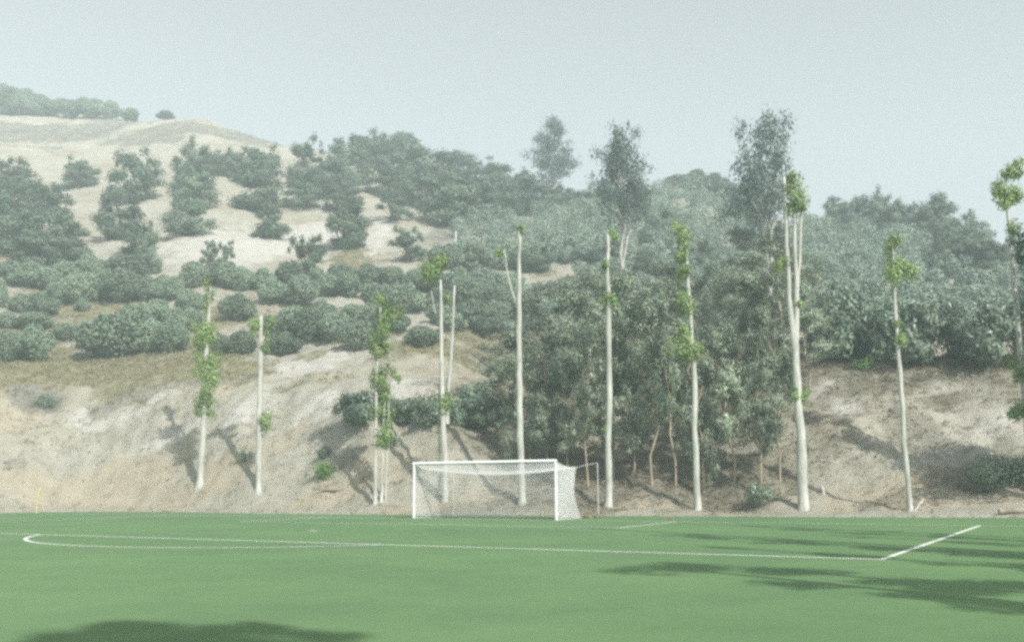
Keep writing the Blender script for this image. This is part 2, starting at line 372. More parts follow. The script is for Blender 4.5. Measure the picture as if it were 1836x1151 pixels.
# ------------------------------------------------------------------ leaf clouds
def unit(v): return v/(np.linalg.norm(v, axis=-1, keepdims=True)+1e-9)
def leaf_arrays(P, N, L, Wd, D=None, r=None):
    r = r or rng; n = len(P)
    R = r.normal(size=(n, 3)) if D is None else D
    t = unit(np.cross(N, np.cross(R, N))); b = np.cross(N, t)
    L = np.broadcast_to(L, (n,))[:, None]; Wd = np.broadcast_to(Wd, (n,))[:, None]
    sk = (r.random((n, 1))-.5)*.5*L
    V = np.stack([P-t*L/2, P+b*Wd/2+t*sk, P+t*L/2, P-b*Wd/2+t*sk], 1).reshape(-1, 3)
    return V
def leaf_mesh(name, P, N, L, Wd, tint, D=None):
    V = leaf_arrays(P, unit(N), L, Wd, D); n = len(P)
    return mesh_np(name, V, np.arange(4*n).reshape(n, 4), False, {'tint': ('FACE', np.clip(tint, 0, 1))})
def lobes_cloud(lobes, n, shell=.55, rand=.8, up=.25, cull=.62, droop=0., lobe_tint=.35):
    """points on the outer shell of many small lobes: (P, N, tint)"""
    C = np.array([l[0] for l in lobes], float); R = np.array([l[1] for l in lobes], float)
    if R.ndim == 1: R = np.repeat(R[:, None], 3, 1)
    wgt = (R.prod(1))**(2/3.); wgt /= wgt.sum()
    k = rng.choice(len(lobes), size=int(n*1.7), p=wgt)
    d = unit(rng.normal(size=(len(k), 3))); rr = shell+(1-shell)*rng.random((len(k), 1))**.6
    P = C[k]+d*rr*R[k]
    dist = np.linalg.norm((P[:, None, :]-C[None])/R[None], axis=2) if len(lobes) < 60 else None
    if dist is not None:
        dist[np.arange(len(k)), k] = 9; ok = dist.min(1) > cull; P, d, k = P[ok], d[ok], k[ok]
    P, d, k = P[:n], d[:n], k[:n]
    N = unit(d+rng.normal(size=d.shape)*rand*.6+np.array([0, 0, up]))
    lt = rng.random(len(lobes))
    tint = lobe_tint*lt[k]+(1-lobe_tint)*rng.random(len(k))
    return P, N, tint

def bush_proto(kind, i):                                # about 4 m wide, 3.4 m high, base at z=0
    L = []
    nl = 34
    for q in range(nl):
        d = unit(rng.normal(size=3)); d[2] = abs(d[2])*1.1-.25
        r = .38+.45*rng.random()**2
        L.append((np.array([d[0]*1.45, d[1]*1.45, 1.45+d[2]*1.35]), r*np.array([1, 1, .9])))
    L.append((np.array([0, 0, 1.4]), np.array([1.5, 1.5, 1.35])))
    P, N, t = lobes_cloud(L, 4800, .55, 1.1, .35, .66)
    ok = P[:, 2] > .02; P, N, t = P[ok], N[ok], t[ok]
    return leaf_mesh('%s_%d' % (kind, i), P, N, rng.uniform(.16, .32, len(P)), rng.uniform(.09, .17, len(P)), t)

def limb_set(T, top_pts, base_h, r0, h):
    for c in top_pts:
        b = np.array([0, 0, base_h*random.uniform(.7, 1.2)]); mid = (b+c)/2+np.array([random.uniform(-.2, .2), random.uniform(-.2, .2), .15])
        T.tube([b, mid, c], [r0*.55, r0*.38, r0*.12], 5, False)
def soft_cloud(cl, n, up=.35, lobe_tint=.35, lim=2.4):
    """leaf points gathered in loose clusters with ragged edges: (P, N, tint)"""
    C = np.array([c[0] for c in cl]); R = np.array([c[1] for c in cl]); w = R.prod(1)**(2/3.); w /= w.sum()
    k = rng.choice(len(cl), size=n, p=w); d = rng.normal(size=(n, 3)); ln = np.linalg.norm(d, axis=1, keepdims=True)
    d = d/ln*np.minimum(ln, lim)*.62; P = C[k]+d*R[k]
    mid = C.mean(0); N = unit(unit(d)*.9+unit(P-mid)*.7+rng.normal(size=(n, 3))*.45+np.array([0, 0, up]))
    lt = rng.random(len(cl)); return P, N, lobe_tint*lt[k]+(1-lobe_tint)*rng.random(n)
def tree_proto(i, open_=0.):                             # orchard tree about 7 m wide and 7 m high
    L = []; nl = 34; skew = rng.normal(size=2)*.5
    for q in range(nl):
        t = rng.random()*2*pi; hh = rng.random()**1.25
        rad = (3.1*math.sqrt(rng.random()))*(1-.5*max(0, hh-.4)/.6)*(.75+.25*min(1, hh/.2))
        r = rng.uniform(.55, 1.15)*(1-.3*hh)
        L.append((np.array([cos(t)*rad+skew[0]*hh, sin(t)*rad+skew[1]*hh, .55+5.6*hh]), r*np.array([1, 1, .72])))
    for q in range(9):
        t = rng.random()*2*pi; L.append((np.array([cos(t)*rng.uniform(.3, 3.2), sin(t)*rng.uniform(.3, 3.2), rng.uniform(3.6, 6.6)]), rng.uniform(.25, .5)*np.array([1, 1, 1.4])))
    if open_: L = L[::2]
    P, N, t = soft_cloud(L, int(6400*(1-.5*open_)))
    ok = P[:, 2] > .1; P, N, t = P[ok], N[ok], t[ok]
    crown = leaf_mesh('orchard_crown_%d' % i, P, N, rng.uniform(.24, .5, len(P)), rng.uniform(.13, .26, len(P)), t)
    T = Tubes(); T.tube([(0, 0, -.6), (.05, 0, .6), (.1, .05, 2.6), (.05, 0, 4.6)], [.24, .2, .14, .05], 7, True)
    limb_set(T, [l[0] for l in L[:12]], 1.2, .16, 5)
    return crown, T.build('orchard_trunk_%d' % i)
def euc_proto(i, h=22., w=7., bare=.45, stems=2, egg=0):        # tall airy eucalyptus with pale stems
    L = []; T = Tubes()
    for sidx in range(stems):
        lean = np.array([rng.normal()*.9, rng.normal()*.9, 0])*(.6 if sidx else .2)
        pts = [np.array([.15*sidx, 0, -.8 if sidx == 0 else h*.12])]
        for q in range(1, 7):
            f = q/6; pts.append(np.array([lean[0]*f*1.6+rng.normal()*.18, lean[1]*f*1.6+rng.normal()*.18, h*f*(1 if sidx == 0 else .85)]))
        T.tube(pts, [.19*(1-f*.9)+.025 for f in np.linspace(0, 1, 7)], 6, False)
        for q in range(15):
            f = rng.uniform(bare, 1); c = pts[min(6, int(f*6))]
            t = rng.random()*2*pi; g_ = (f-bare)/(1-bare); rad = w*.5*rng.uniform(.25, 1)*(min(1, .55+g_*1.6) if g_ < .3 else 1-(g_-.3)*1.15)
            tip = np.array([c[0]+cos(t)*rad, c[1]+sin(t)*rad, f*h+rng.uniform(-.3, .9)])
            T.tube([c, (c+tip)/2+np.array([0, 0, -.25]), tip], [.08, .05, .015], 4, False)
            for z in range(4):
                L.append((tip+rng.normal(size=3)*np.array([.7, .7, .9]), np.array([.66, .66, .9])*rng.uniform(.6, 1.3)))
    for q in range(egg):
        d = unit(rng.normal(size=3))*rng.random()**.4; f = (d[2]+1)/2; c0 = bare+.02+(1-bare)*f
        L.append((np.array([d[0]*w*.42, d[1]*w*.42, c0*h]), np.array([.8, .8, .95])*rng.uniform(.7, 1.3)))
    P, N, t = soft_cloud(L, 6400+60*egg, .2, .25)
    N[:, 2] *= .5; D = np.tile(np.array([0, 0, -1.]), (len(P), 1))+rng.normal(size=P.shape)*.45
    crown = leaf_mesh('euc_crown_%d' % i, P, N, rng.uniform(.35, .6, len(P)), rng.uniform(.12, .22, len(P)), t, D)
    return crown, T.build('euc_trunk_%d' % i)
def wood_proto(i, h=10., w=4.6, low=.26):                # slender wood tree with hanging sprays
    T = Tubes(); L = []
    pts = [np.array([rng.normal()*.1*q, rng.normal()*.1*q, -.6 if q == 0 else h*.95*q/6]) for q in range(7)]
    T.tube(pts, [.10, .09, .08, .07, .055, .04, .02], 6, False)
    for q in range(30):
        f = rng.uniform(low, 1); c = pts[min(6, int(f*6+.5))]; t = rng.random()*2*pi
        prof = (1-f)**.6*1.05+.12
        rad = w*.5*rng.uniform(.35, 1)*min(1, prof)
        tip = np.array([c[0]+cos(t)*rad, c[1]+sin(t)*rad, f*h+.2])
        T.tube([np.array([c[0], c[1], max(f*h-.4, .3)]), tip], [.03, .01], 4, False)
        for z in range(3):
            L.append((tip*np.array([1, 1, 1])+np.array([rng.normal()*.3, rng.normal()*.3, -.28*z+rng.normal()*.12]), np.array([.46, .46, .34])*rng.uniform(.6, 1.3)*(1-.16*z)))
    P, N, t = soft_cloud(L, 5600, .5, .45)
    D = np.tile(np.array([0, 0, -.8]), (len(P), 1))+rng.normal(size=P.shape)*.55
    crown = leaf_mesh('wood_crown_%d' % i, P, N, rng.uniform(.22, .42, len(P)), rng.uniform(.055, .12, len(P)), t, D)
    return crown, T.build('wood_trunk_%d' % i)
def broad_proto(i):                                      # broad leaved shrub about 5 m wide and 4 m high
    L = [(np.array([rng.normal()*1.1, rng.normal()*1.1, rng.uniform(.5, 3.2)]), rng.uniform(.5, 1.0)*np.array([1, 1, .75])) for q in range(24)]
    P, N, t = soft_cloud(L, 3600, .5, .3)
    ok = P[:, 2] > .05; P, N, t = P[ok], N[ok], t[ok]
    return leaf_mesh('broad_shrub_%d' % i, P, N, rng.uniform(.28, .5, len(P)), rng.uniform(.12, .22, len(P)), t)

BUSH = [bush_proto('olive_bush', i) for i in range(5)]
for b in BUSH: b.materials.append(M['olive'])
TREE = [tree_proto(i) for i in range(6)]; OPEN = [tree_proto(10+i, .5) for i in range(2)]
EUC = [euc_proto(0, 22., 8., .30, 2, 34), euc_proto(1, 22., 7.5, .52, 3, 3), euc_proto(2, 22., 8.5, .50, 3, 3)]
WOOD = [wood_proto(i, 10., 4.8, lo) for i, lo in enumerate((.10, .30, .18, .36, .24, .14))]
BROAD = [broad_proto(i) for i in range(4)]
for c_, t_ in TREE+OPEN: c_.materials.append(M['dark']); t_.materials.append(M['brown_bark'])
for c_, t_ in EUC: c_.materials.append(M['euc']); t_.materials.append(M['pale_bark'])
for c_, t_ in WOOD: c_.materials.append(M['wood']); t_.materials.append(M['tan_bark'])
for b in BROAD: b.materials.append(M['broad'])
ORD = ['', 'second ', 'third ', 'fourth ', 'fifth ', 'sixth ', 'seventh ', 'eighth ', 'ninth ', 'tenth ', 'eleventh ', 'twelfth ', 'thirteenth ', 'fourteenth ', 'fifteenth ', 'sixteenth ', 'seventeenth ', 'eighteenth ', 'nineteenth ', 'twentieth ', 'twenty-first ', 'twenty-second ']
def leftmost(k, n, what='from the left'):
    return 'leftmost' if k == 0 else ('rightmost' if k == n-1 else ORD[k]+what)

def put_bush(name, protos, u, v, w, h, label, cat, group, pw=4., ph=3.3):
    P = hit(u, v); k = P[1]/F
    o = link(name, random.choice(protos)); o.location = P-np.array([0, 0, .12])
    o.scale = (w*k/pw, w*k/pw*random.uniform(.85, 1.1), h*k/ph); o.rotation_euler.z = random.uniform(0, 2*pi)
    return tag(o, label, cat, group)
def put_tree(name, protos, u, v, w, h, label, cat, group, pw, ph, P=None):
    P = hit(u, v) if P is None else P; k = P[1]/F
    r = empty(name, P); r.rotation_euler.z = random.uniform(0, 2*pi); r.scale = (w*k/pw, w*k/pw, h*k/ph)
    c, t = random.choice(protos)
    link('trunk', t, None, r); link('crown', c, None, r)
    return tag(r, label, cat, group)

# ------------------------------------------------------------------ grey-green bushes
ROWS = [
 ('back row of the left skyline hedge', 'skyline bushes', [(2, 190, 46, 40), (24, 191, 44, 36), (46, 194, 42, 34), (68, 197, 40, 28), (116, 198, 34, 30), (146, 200, 30, 30), (172, 201, 42, 28)]),
 ('top row of the middle slope', 'bushes on the middle slope', [(468, 520, 46, 40), (520, 516, 54, 44), (566, 522, 58, 40), (612, 510, 50, 34), (662, 520, 56, 46), (704, 520, 50, 44), (776, 524, 56, 46), (822, 526, 60, 46), (866, 528, 62, 48), (908, 530, 60, 46)]),
 ('third row of the middle slope', 'bushes on the middle slope', [(486, 600, 50, 38), (526, 588, 56, 44), (578, 584, 58, 46), (628, 588, 56, 46), (668, 592, 54, 48), (712, 598, 44, 36), (790, 582, 52, 40), (842, 580, 60, 44), (892, 584, 60, 46)]),
 ('far hedge on the left skyline', 'skyline bushes', [(4, 207, 42, 42), (28, 208, 42, 38), (50, 208, 40, 38), (72, 209, 42, 38), (92, 209, 34, 30), (122, 213, 40, 34), (160, 214, 40, 42), (194, 214, 34, 36), (231, 215, 32, 26), (296, 212, 28, 17)]),
 ('highest bush row at left', 'bushes above the bank', [(20, 508, 55, 40), (52, 516, 60, 46), (82, 520, 52, 44), (120, 505, 55, 38), (160, 503, 58, 46), (222, 505, 66, 48), (348, 518, 54, 48), (378, 512, 40, 40), (406, 518, 42, 50), (434, 522, 44, 46)]),
 ('second bush row down on the left slope', 'bushes above the bank', [(0, 552, 24, 50), (106, 547, 44, 46), (141, 546, 60, 62), (186, 541, 50, 58), (222, 544, 66, 66), (264, 540, 44, 44), (301, 541, 50, 48), (341, 562, 46, 46), (424, 577, 58, 50)]),
 ('third bush row down on the left slope', 'bushes above the bank', [(42, 562, 50, 36), (75, 566, 48, 42), (148, 559, 30, 24), (238, 594, 66, 50), (276, 584, 60, 46), (306, 588, 50, 40), (345, 596, 46, 44), (12, 590, 40, 34), (56, 592, 70, 34)]),
 ('lowest bush row at left', 'bushes above the bank', [(10, 649, 48, 56), (61, 646, 74, 62), (125, 611, 54, 34), (196, 642, 98, 82), (270, 632, 60, 58), (306, 633, 58, 60), (392, 636, 36, 38), (434, 636, 46, 42)]),
 ('upper row of the middle slope', 'bushes on the middle slope', [(489, 546, 52, 46), (540, 552, 66, 58), (590, 532, 60, 38), (626, 534, 54, 46), (680, 560, 66, 56), (728, 562, 58, 54), (748, 522, 54, 40), (790, 560, 50, 46), (836, 552, 66, 52), (880, 560, 66, 52), (926, 568, 60, 50)]),
 ('lower row of the middle slope', 'bushes on the middle slope', [(505, 638, 58, 42), (553, 614, 72, 60), (600, 614, 60, 54), (640, 630, 62, 58), (676, 604, 50, 44), (758, 624, 58, 38), (812, 594, 50, 36), (866, 602, 66, 38), (908, 600, 50, 44)]),
 ('row on the sandy hillock', 'bushes on the hillock', [(797, 486, 62, 46), (850, 492, 74, 54), (902, 486, 64, 52), (948, 488, 66, 54)]),
]
for where, grp, L in ROWS:
    L = sorted(L)
    for k, (u, v, w, h) in enumerate(L):
        put_bush('bush', BUSH, u, v, w*1.2, h*1.14, 'round grey-green bush, %s, %s' % (leftmost(k, len(L)), where), 'bush', grp)

# ------------------------------------------------------------------ dark orchard trees
COLS = [
 ('uphill row at the left photo edge', [(20, 346, 80, 66), (8, 385, 60, 50), (35, 402, 90, 75), (84, 392, 84, 70), (28, 452, 95, 80), (92, 452, 95, 82), (58, 478, 100, 62), (132, 466, 80, 70)]),
 ('first uphill row inside the photo', [(140, 336, 68, 56), (242, 362, 100, 98), (212, 428, 92, 84), (238, 456, 70, 60), (266, 492, 46, 88)]),
 ('second uphill row of the bare slope', [(346, 332, 76, 78), (346, 376, 84, 72), (340, 420, 84, 64), (386, 312, 60, 48), (418, 318, 60, 54)]),
 ('third uphill row of the bare slope', [(466, 334, 86, 78), (460, 378, 92, 74), (481, 426, 66, 64)]),
 ('fourth uphill row of the bare slope', [(548, 334, 84, 88), (546, 372, 76, 54), (594, 350, 86, 70)]),
 ('fifth uphill row of the bare slope', [(626, 332, 86, 94), (610, 378, 74, 56), (616, 444, 80, 88), (646, 442, 34, 36)]),
 ('skyline clump left of the tall eucalyptus', [(660, 296, 90, 62), (704, 302, 96, 72), (744, 332, 96, 86), (700, 352, 86, 60), (792, 340, 96, 76), (840, 336, 96, 66), (884, 348, 96, 62), (932, 348, 86, 46)]),
 ('dark clump above the sandy hillock', [(764, 374, 88, 66), (804, 406, 110, 96), (852, 394, 104, 84), (902, 388, 94, 70), (952, 384, 94, 66), (1000, 384, 86, 56), (1042, 382, 80, 44)]),
 ('right skyline stand', [(1500, 416, 58, 66), (1536, 420, 68, 72), (1574, 424, 68, 80), (1620, 430, 78, 74), (1660, 444, 68, 76), (1692, 446, 84, 104), (1724, 456, 76, 78), (1757, 460, 60, 64)]),
 ('loose line in the pale scrub', [(1098, 480, 46, 54), (1170, 436, 44, 56), (1196, 424, 40, 60), (1160, 500, 50, 50), (1268, 486, 60, 60), (1330, 470, 60, 66), (1350, 424, 56, 70), (960, 486, 60, 52), (1540, 500, 70, 50)]),
 ('dark stand below the right skyline', [(1690, 494, 86, 58), (1742, 486, 90, 66), (1790, 494, 70, 66), (1828, 486, 54, 60)]),
]
 
for where, L in COLS:
    L = sorted(L, key=lambda q: q[0])
    for k, (u, v, w, h) in enumerate(L):
        put_tree('orchard_tree', TREE, u, v+3, w*1.16, h*1.14, 'dark tree, %s in the %s' % (leftmost(k, len(L)), where), 'tree', 'dark trees on the hill', 7., 7.2)
for u, v, w, h, lab in [(545, 507, 84, 94, 'lone dark tree with ragged crown standing above bushes on the bare slope'), (731, 472, 74, 74, 'thin pale-leaved tree low in the sandy gap'),
        (702, 398, 74, 66, 'thin grey tree high in the sandy gap'), (372, 488, 44, 62, 'sparse sapling left of its twin, behind the highest bushes'), (402, 488, 40, 62, 'sparse sapling right of its twin, behind the highest bushes')]:
    put_tree('sparse_tree', OPEN, u, v, w, h, lab, 'tree', None, 7., 7.2)
for k, (u, v, w, h) in enumerate([(1212, 338, 56, 28), (1246, 346, 66, 46), (1282, 352, 66, 54), (1316, 354, 66, 50), (1346, 382, 66, 60)]):
    put_bush('skyline_bush', BUSH, u, v, w, h, 'dark skyline bush between two tall eucalyptus, %s' % leftmost(k, 5), 'bush', 'skyline bushes between the eucalyptus')

# ------------------------------------------------------------------ tall eucalyptus behind the wood
for i, (u, v, w, h, lab) in enumerate([(993, 374, 80, 168, 'tall hazy eucalyptus with rounded crown on the skyline, leftmost of three'),
        (1120, 560, 104, 342, 'tall eucalyptus with bare pale forked stems below its crown, middle of three'),
        (1378, 560, 124, 362, 'tallest eucalyptus, airy pointed crown behind the thick forked trunk')]):
    P = hit(u, v); k = P[1]/F; r = empty('eucalyptus', P); c, t = EUC[i]
    r.scale = (w*k/7, w*k/7, h*k/22.5); r.rotation_euler.z = i*2.1
    link('trunk', t, None, r); link('crown', c, None, r); tag(r, lab, 'tree', 'tall eucalyptus trees')

# ------------------------------------------------------------------ the wood behind the goal
WL = [  # front row, visible trunks
 ('front', [(905, 820, 70, 190), (950, 850, 90, 250), (982, 858, 84, 240), (1020, 862, 80, 270), (1056, 872, 90, 290), (1100, 862, 90, 300), (1136, 866, 84, 280), (1170, 872, 100, 330), (1212, 874, 90, 300), (1262, 884, 90, 300), (1316, 872, 90, 290), (1364, 868, 90, 310), (1398, 862, 84, 300)]),
 ('middle', [(890, 745, 80, 130), (930, 790, 90, 210), (975, 790, 100, 240), (1030, 790, 110, 270), (1085, 790, 110, 290), (1145, 790, 110, 300), (1200, 790, 110, 290), (1250, 795, 100, 280), (1300, 790, 100, 220), (1345, 785, 100, 290), (1400, 780, 100, 290), (1450, 700, 90, 200)]),
 ('back', [(960, 680, 100, 170), (1010, 680, 110, 190), (1065, 670, 110, 190), (1120, 665, 110, 190), (1180, 660, 110, 200), (1235, 660, 100, 190), (1290, 660, 110, 200), (1340, 650, 110, 200), (1400, 640, 110, 230), (1450, 620, 100, 180), (1340, 560, 90, 170), (1400, 550, 90, 160)]),
]
desc = {'front': 'slender tan-trunked tree, %s along the front edge of the wood', 'middle': 'leafy tree in the middle depth of the wood, %s', 'back': 'leafy tree at the back of the wood below the scrub, %s'}
for nm, L in WL:
    L = sorted(L)
    for k, (u, v, w, h) in enumerate(L):
        put_tree('wood_tree', WOOD, u, v, w*1.15, h, desc[nm] % leftmost(k, len(L)), 'tree', 'trees of the wood behind the goal', 4.8, 10.2)
r = put_tree('dead_tree', WOOD, 1300, 735, 80, 150, 'tree with dead straw-brown leaves inside the wood', 'tree', None, 4.8, 10.2)
for ch in r.children:
    if ch.name.startswith('crown'):
        ch.data = ch.data.copy(); ch.data.materials.clear(); ch.data.materials.append(M['drycrown'])
# shrubs along the lower bank top
L = [(642, 762, 76, 66), (694, 758, 56, 50), (730, 760, 56, 50), (764, 764, 64, 58), (806, 760, 56, 54), (846, 768, 84, 82), (886, 768, 60, 70)]
for k, (u, v, w, h) in enumerate(L):
    put_bush('broad_shrub', BROAD, u, v, w, h, 'leafy shrub on the bank edge behind the goal, %s' % leftmost(k, len(L)), 'shrub', 'shrubs on the lower bank edge', 4.6, 3.9)
L = [(1468, 646, 80, 100), (1505, 648, 96, 140), (1556, 648, 100, 140), (1606, 648, 110, 130), (1662, 650, 116, 130), (1716, 650, 86, 96), (1772, 654, 116, 120), (1832, 656, 90, 120)]
for k, (u, v, w, h) in enumerate(L):
    put_bush('broad_shrub', BROAD, u, v, w, h, 'large glossy dark shrub overhanging the right bank, %s' % leftmost(k, len(L)), 'shrub', 'shrubs overhanging the right bank', 4.6, 3.9)

# ------------------------------------------------------------------ pale scrub blanket (one mass)
VS, TS = [], []
def scrub_row(u0, u1, v0, v1, n, w, h):
    for k in range(n):
        f = (k+random.uniform(-.25, .25))/max(1, n-1); u = u0+(u1-u0)*f; v = v0+(v1-v0)*f+random.uniform(-5, 5)
        P = hit(u, v); kk = P[1]/F; ww = w*kk*random.uniform(.8, 1.25)/2; hh = h*kk*random.uniform(.8, 1.25)
        Lb = [(P+np.array([rng.normal()*ww*.5, rng.normal()*ww*.5, hh*rng.uniform(.25, .75)]), np.array([ww*.6, ww*.6, hh*.42])) for _ in range(6)]
        Pp, N, t = lobes_cloud(Lb, 1050, .5, .9, .4, .6)
        VS.append(leaf_arrays(Pp, N, rng.uniform(.22, .42, len(Pp)), rng.uniform(.14, .24, len(Pp)))); TS.append(t*.8+.2*random.random())
for v in (408, 430, 452, 474): scrub_row(830, 1080, v, v-4, 10, 44, 34)
for v in (352, 372, 392, 414, 438, 462, 488, 514, 540): scrub_row(1060, 1350, v+10, v, 11, 46, 34)
for v in (420, 440, 462, 486, 510, 536, 562, 590): scrub_row(1440, 1640, v-4, v+8, 8, 50, 40)
for v in (500, 522, 546, 570): scrub_row(1620, 1850, v, v, 8, 50, 38)
for v in (545, 575, 605): scrub_row(930, 1420, v, v-10, 14, 50, 40)
V = np.concatenate(VS); n = len(V)//4
me = mesh_np('scrub', V, np.arange(4*n).reshape(n, 4), False, {'tint': ('FACE', np.concatenate(TS))})
tag(link('scrub', me, M['scrub']), 'pale grey-green scrub blanketing the hillside behind the wood', 'scrub', None, 'stuff')

# ------------------------------------------------------------------ pollarded pole trees at the foot of the bank
def tuft_mesh(name, pts, rads, leaf=.26, dens=380):
    Ls = []
    for p0, r in zip(pts, rads):
        for q in range(4): Ls.append((p0+rng.normal(size=3)*r*.45, r*np.array([.8, .8, .9])*rng.uniform(.7, 1.25)))
    n = int(dens*sum(r*r for r in rads)*4)+60
    P, N, t = soft_cloud(Ls, min(n, 9000), .35, .35, 1.7)
    D = np.tile(np.array([0, 0, -.7]), (len(P), 1))+rng.normal(size=P.shape)*.8
    return leaf_mesh(name, P, N, rng.uniform(.6, 1.1, len(P))*leaf, rng.uniform(.22, .36, len(P))*leaf, t, D)
def pole_tree(stems, tufts, label, bark='pale_bark', Y=None, group='bare pole trees at the foot of the bank'):
    u0, v0, w0 = stems[0][0]; B = hit(u0, v0) if Y is None else at(u0, v0, Y)
    Yb = B[1]; root = empty('pole_tree', B); k = Yb/F
    T = Tubes()
    for si, st in enumerate(stems):
        pts = []; rad = []
        for i, (u, v, w) in enumerate(st):
            P = at(u, v, Yb+(.12*si))-B; pts.append(P); rad.append(w*k*.43)
        if si == 0:
            pts[0:1] = [pts[0]-np.array([0, 0, .6]), pts[0], pts[0]+(pts[1]-pts[0])*.10]; rad[0:1] = [rad[0]*1.5, rad[0]*1.28, rad[0]*1.0] 
        # resample with slight wobble
        pp, rr = [], []
        for i in range(len(pts)-1):
            nseg = max(2, int(np.linalg.norm(pts[i+1]-pts[i])/.7))
            for q in range(nseg):
                f = q/nseg; wob = rng.normal(size=3)*np.array([.02, .02, 0])
                pp.append(pts[i]*(1-f)+pts[i+1]*f+wob); rr.append((rad[i]*(1-f)+rad[i+1]*f)*rng.uniform(.93, 1.08))
        pp.append(pts[-1]); rr.append(rad[-1]); T.tube(pp, rr, 9, True, .04)
    link('trunk', T.build('pole_trunk'), M[bark], root)
    for tf in tufts:
        pts = [at(u, v, Yb+random.uniform(-.15, .15))-B for u, v, r in tf]; rads = [r*k*1.15 for u, v, r in tf]
        link('leaf_tuft', tuft_mesh('leaf_tuft', pts, rads), M['tuft'], root)
    return tag(root, label, 'tree', group)

pole_tree([[(358, 872, 14), (366, 745, 12), (370, 640, 9), (374, 560, 7), (377, 512, 5)]],
          [[(375, 515, 9), (374, 535, 8), (372, 553, 6)], [(376, 590, 11), (364, 604, 14), (372, 600, 12), (363, 622, 12)], [(375, 650, 14), (366, 660, 15), (376, 680, 13), (372, 700, 13)], [(362, 715, 11), (380, 720, 9), (359, 737, 8), (379, 740, 8)]],
          'leaning pale pole tree wrapped in green leaves, leftmost of the pole trees')
pole_tree([[(463, 884, 13), (465, 760, 11), (467, 650, 10), (468, 566, 8)], [(470, 610, 4), (478, 590, 3), (490, 570, 2)]],
          [[(456, 580, 9), (455, 592, 7)], [(486, 575, 7), (480, 596, 7)], [(477, 618, 6), (474, 626, 5)], [(476, 745, 9), (480, 765, 8)]],
          'bare pale pole tree with one thin side twig, second pole tree from the left')
pole_tree([[(672, 905, 9), (673, 800, 7), (675, 690, 6), (679, 600, 5), (682, 545, 4)], [(684, 903, 6), (685, 800, 5), (690, 720, 3)], [(691, 903, 5), (695, 770, 4), (698, 700, 2)]],
          [[(682, 548, 15), (684, 570, 17), (681, 590, 14)], [(680, 615, 14), (676, 632, 12), (688, 628, 10)], [(674, 675, 11), (680, 690, 12), (694, 660, 8)], [(690, 705, 12), (682, 715, 10)], [(683, 745, 13), (692, 775, 13), (680, 795, 9), (688, 790, 9)], [(706, 668, 6), (714, 678, 5)]],
          'leafy clump of three thin stems left of the goal')
pole_tree([[(798, 900, 15), (796, 800, 13), (793, 700, 10), (791, 600, 8), (790, 502, 5)], [(801, 760, 9), (805, 690, 8), (811, 600, 6), (815, 512, 4)], [(787, 880, 5), (787, 780, 4), (788, 690, 3)], [(789, 585, 4), (778, 550, 3), (773, 520, 2)]],
          [[(790, 470, 14), (778, 485, 15), (770, 497, 12), (796, 466, 9)], [(804, 716, 11), (801, 730, 9)], [(800, 535, 6)]],
          'double-stemmed pale pole tree behind the left half of the goal')
pole_tree([[(936, 905, 15), (933, 780, 14), (931, 650, 12), (931, 540, 10), (931, 412, 6)], [(929, 552, 6), (917, 520, 5), (908, 480, 4), (904, 448, 3)]],
          [[(936, 411, 6), (931, 409, 4)], [(897, 452, 5)]],
          'thick bare pole tree with a left fork, behind the right half of the goal')
pole_tree([[(1091, 910, 15), (1090, 800, 13), (1093, 700, 12), (1092, 600, 11), (1091, 520, 9), (1089, 420, 6)]],
          [[(1094, 538, 11), (1098, 541, 8)], [(1088, 475, 7)], [(1098, 416, 6), (1104, 424, 5)], [(1084, 770, 5)]],
          'straight bare pole tree just right of the goal')
pole_tree([[(1251, 915, 14), (1248, 800, 12), (1245, 680, 11), (1238, 580, 9), (1233, 510, 8), (1229, 412, 5)]],
          [[(1224, 414, 13), (1225, 426, 11)], [(1219, 452, 11), (1224, 462, 9)], [(1222, 492, 12), (1228, 486, 8)], [(1222, 540, 14), (1228, 556, 10), (1216, 550, 9)], [(1225, 590, 9), (1222, 610, 10)], [(1238, 628, 17), (1228, 640, 13), (1246, 634, 12)]],
          'wavy pole tree with several bright green leaf balls, right of the goal')
pole_tree([[(1441, 915, 22), (1437, 800, 19), (1430, 690, 17), (1425, 620, 16), (1418, 560, 11), (1412, 470, 9), (1406, 318, 6)], [(1427, 620, 12), (1429, 530, 11), (1425, 430, 7), (1422, 370, 4)], [(1430, 520, 8), (1435, 440, 6), (1437, 350, 4)]],
          [[(1420, 335, 13), (1428, 352, 15), (1420, 372, 11)], [(1416, 318, 8)], [(1444, 702, 8), (1440, 715, 6)], [(1424, 705, 7)], [(1432, 545, 5)], [(1400, 470, 10), (1392, 485, 8)], [(1436, 372, 8)]],
          'thickest pole tree, splitting into upright forks, right of centre')
pole_tree([[(1632, 917, 11), (1622, 790, 10), (1613, 670, 9), (1605, 560, 7), (1601, 430, 4)]],
          [[(1606, 430, 11), (1600, 448, 9)], [(1618, 482, 15), (1600, 492, 14), (1630, 490, 10), (1610, 470, 10)], [(1617, 615, 9), (1609, 580, 8)]],
          'slim leaning pole tree with faint green top on the right bank')
pole_tree([[(1850, 880, 13), (1840, 740, 11), (1826, 600, 10), (1814, 450, 8), (1806, 380, 6), (1800, 298, 4)]],
          [[(1818, 300, 11), (1808, 312, 11), (1826, 306, 9)], [(1790, 338, 12), (1806, 345, 16), (1822, 352, 12), (1800, 360, 12)], [(1814, 412, 11), (1822, 425, 9)], [(1822, 648, 10), (1830, 665, 12)], [(1826, 740, 12), (1816, 748, 10), (1836, 735, 12)]],
          'tufted pole tree rising from the right photo edge into the sky')

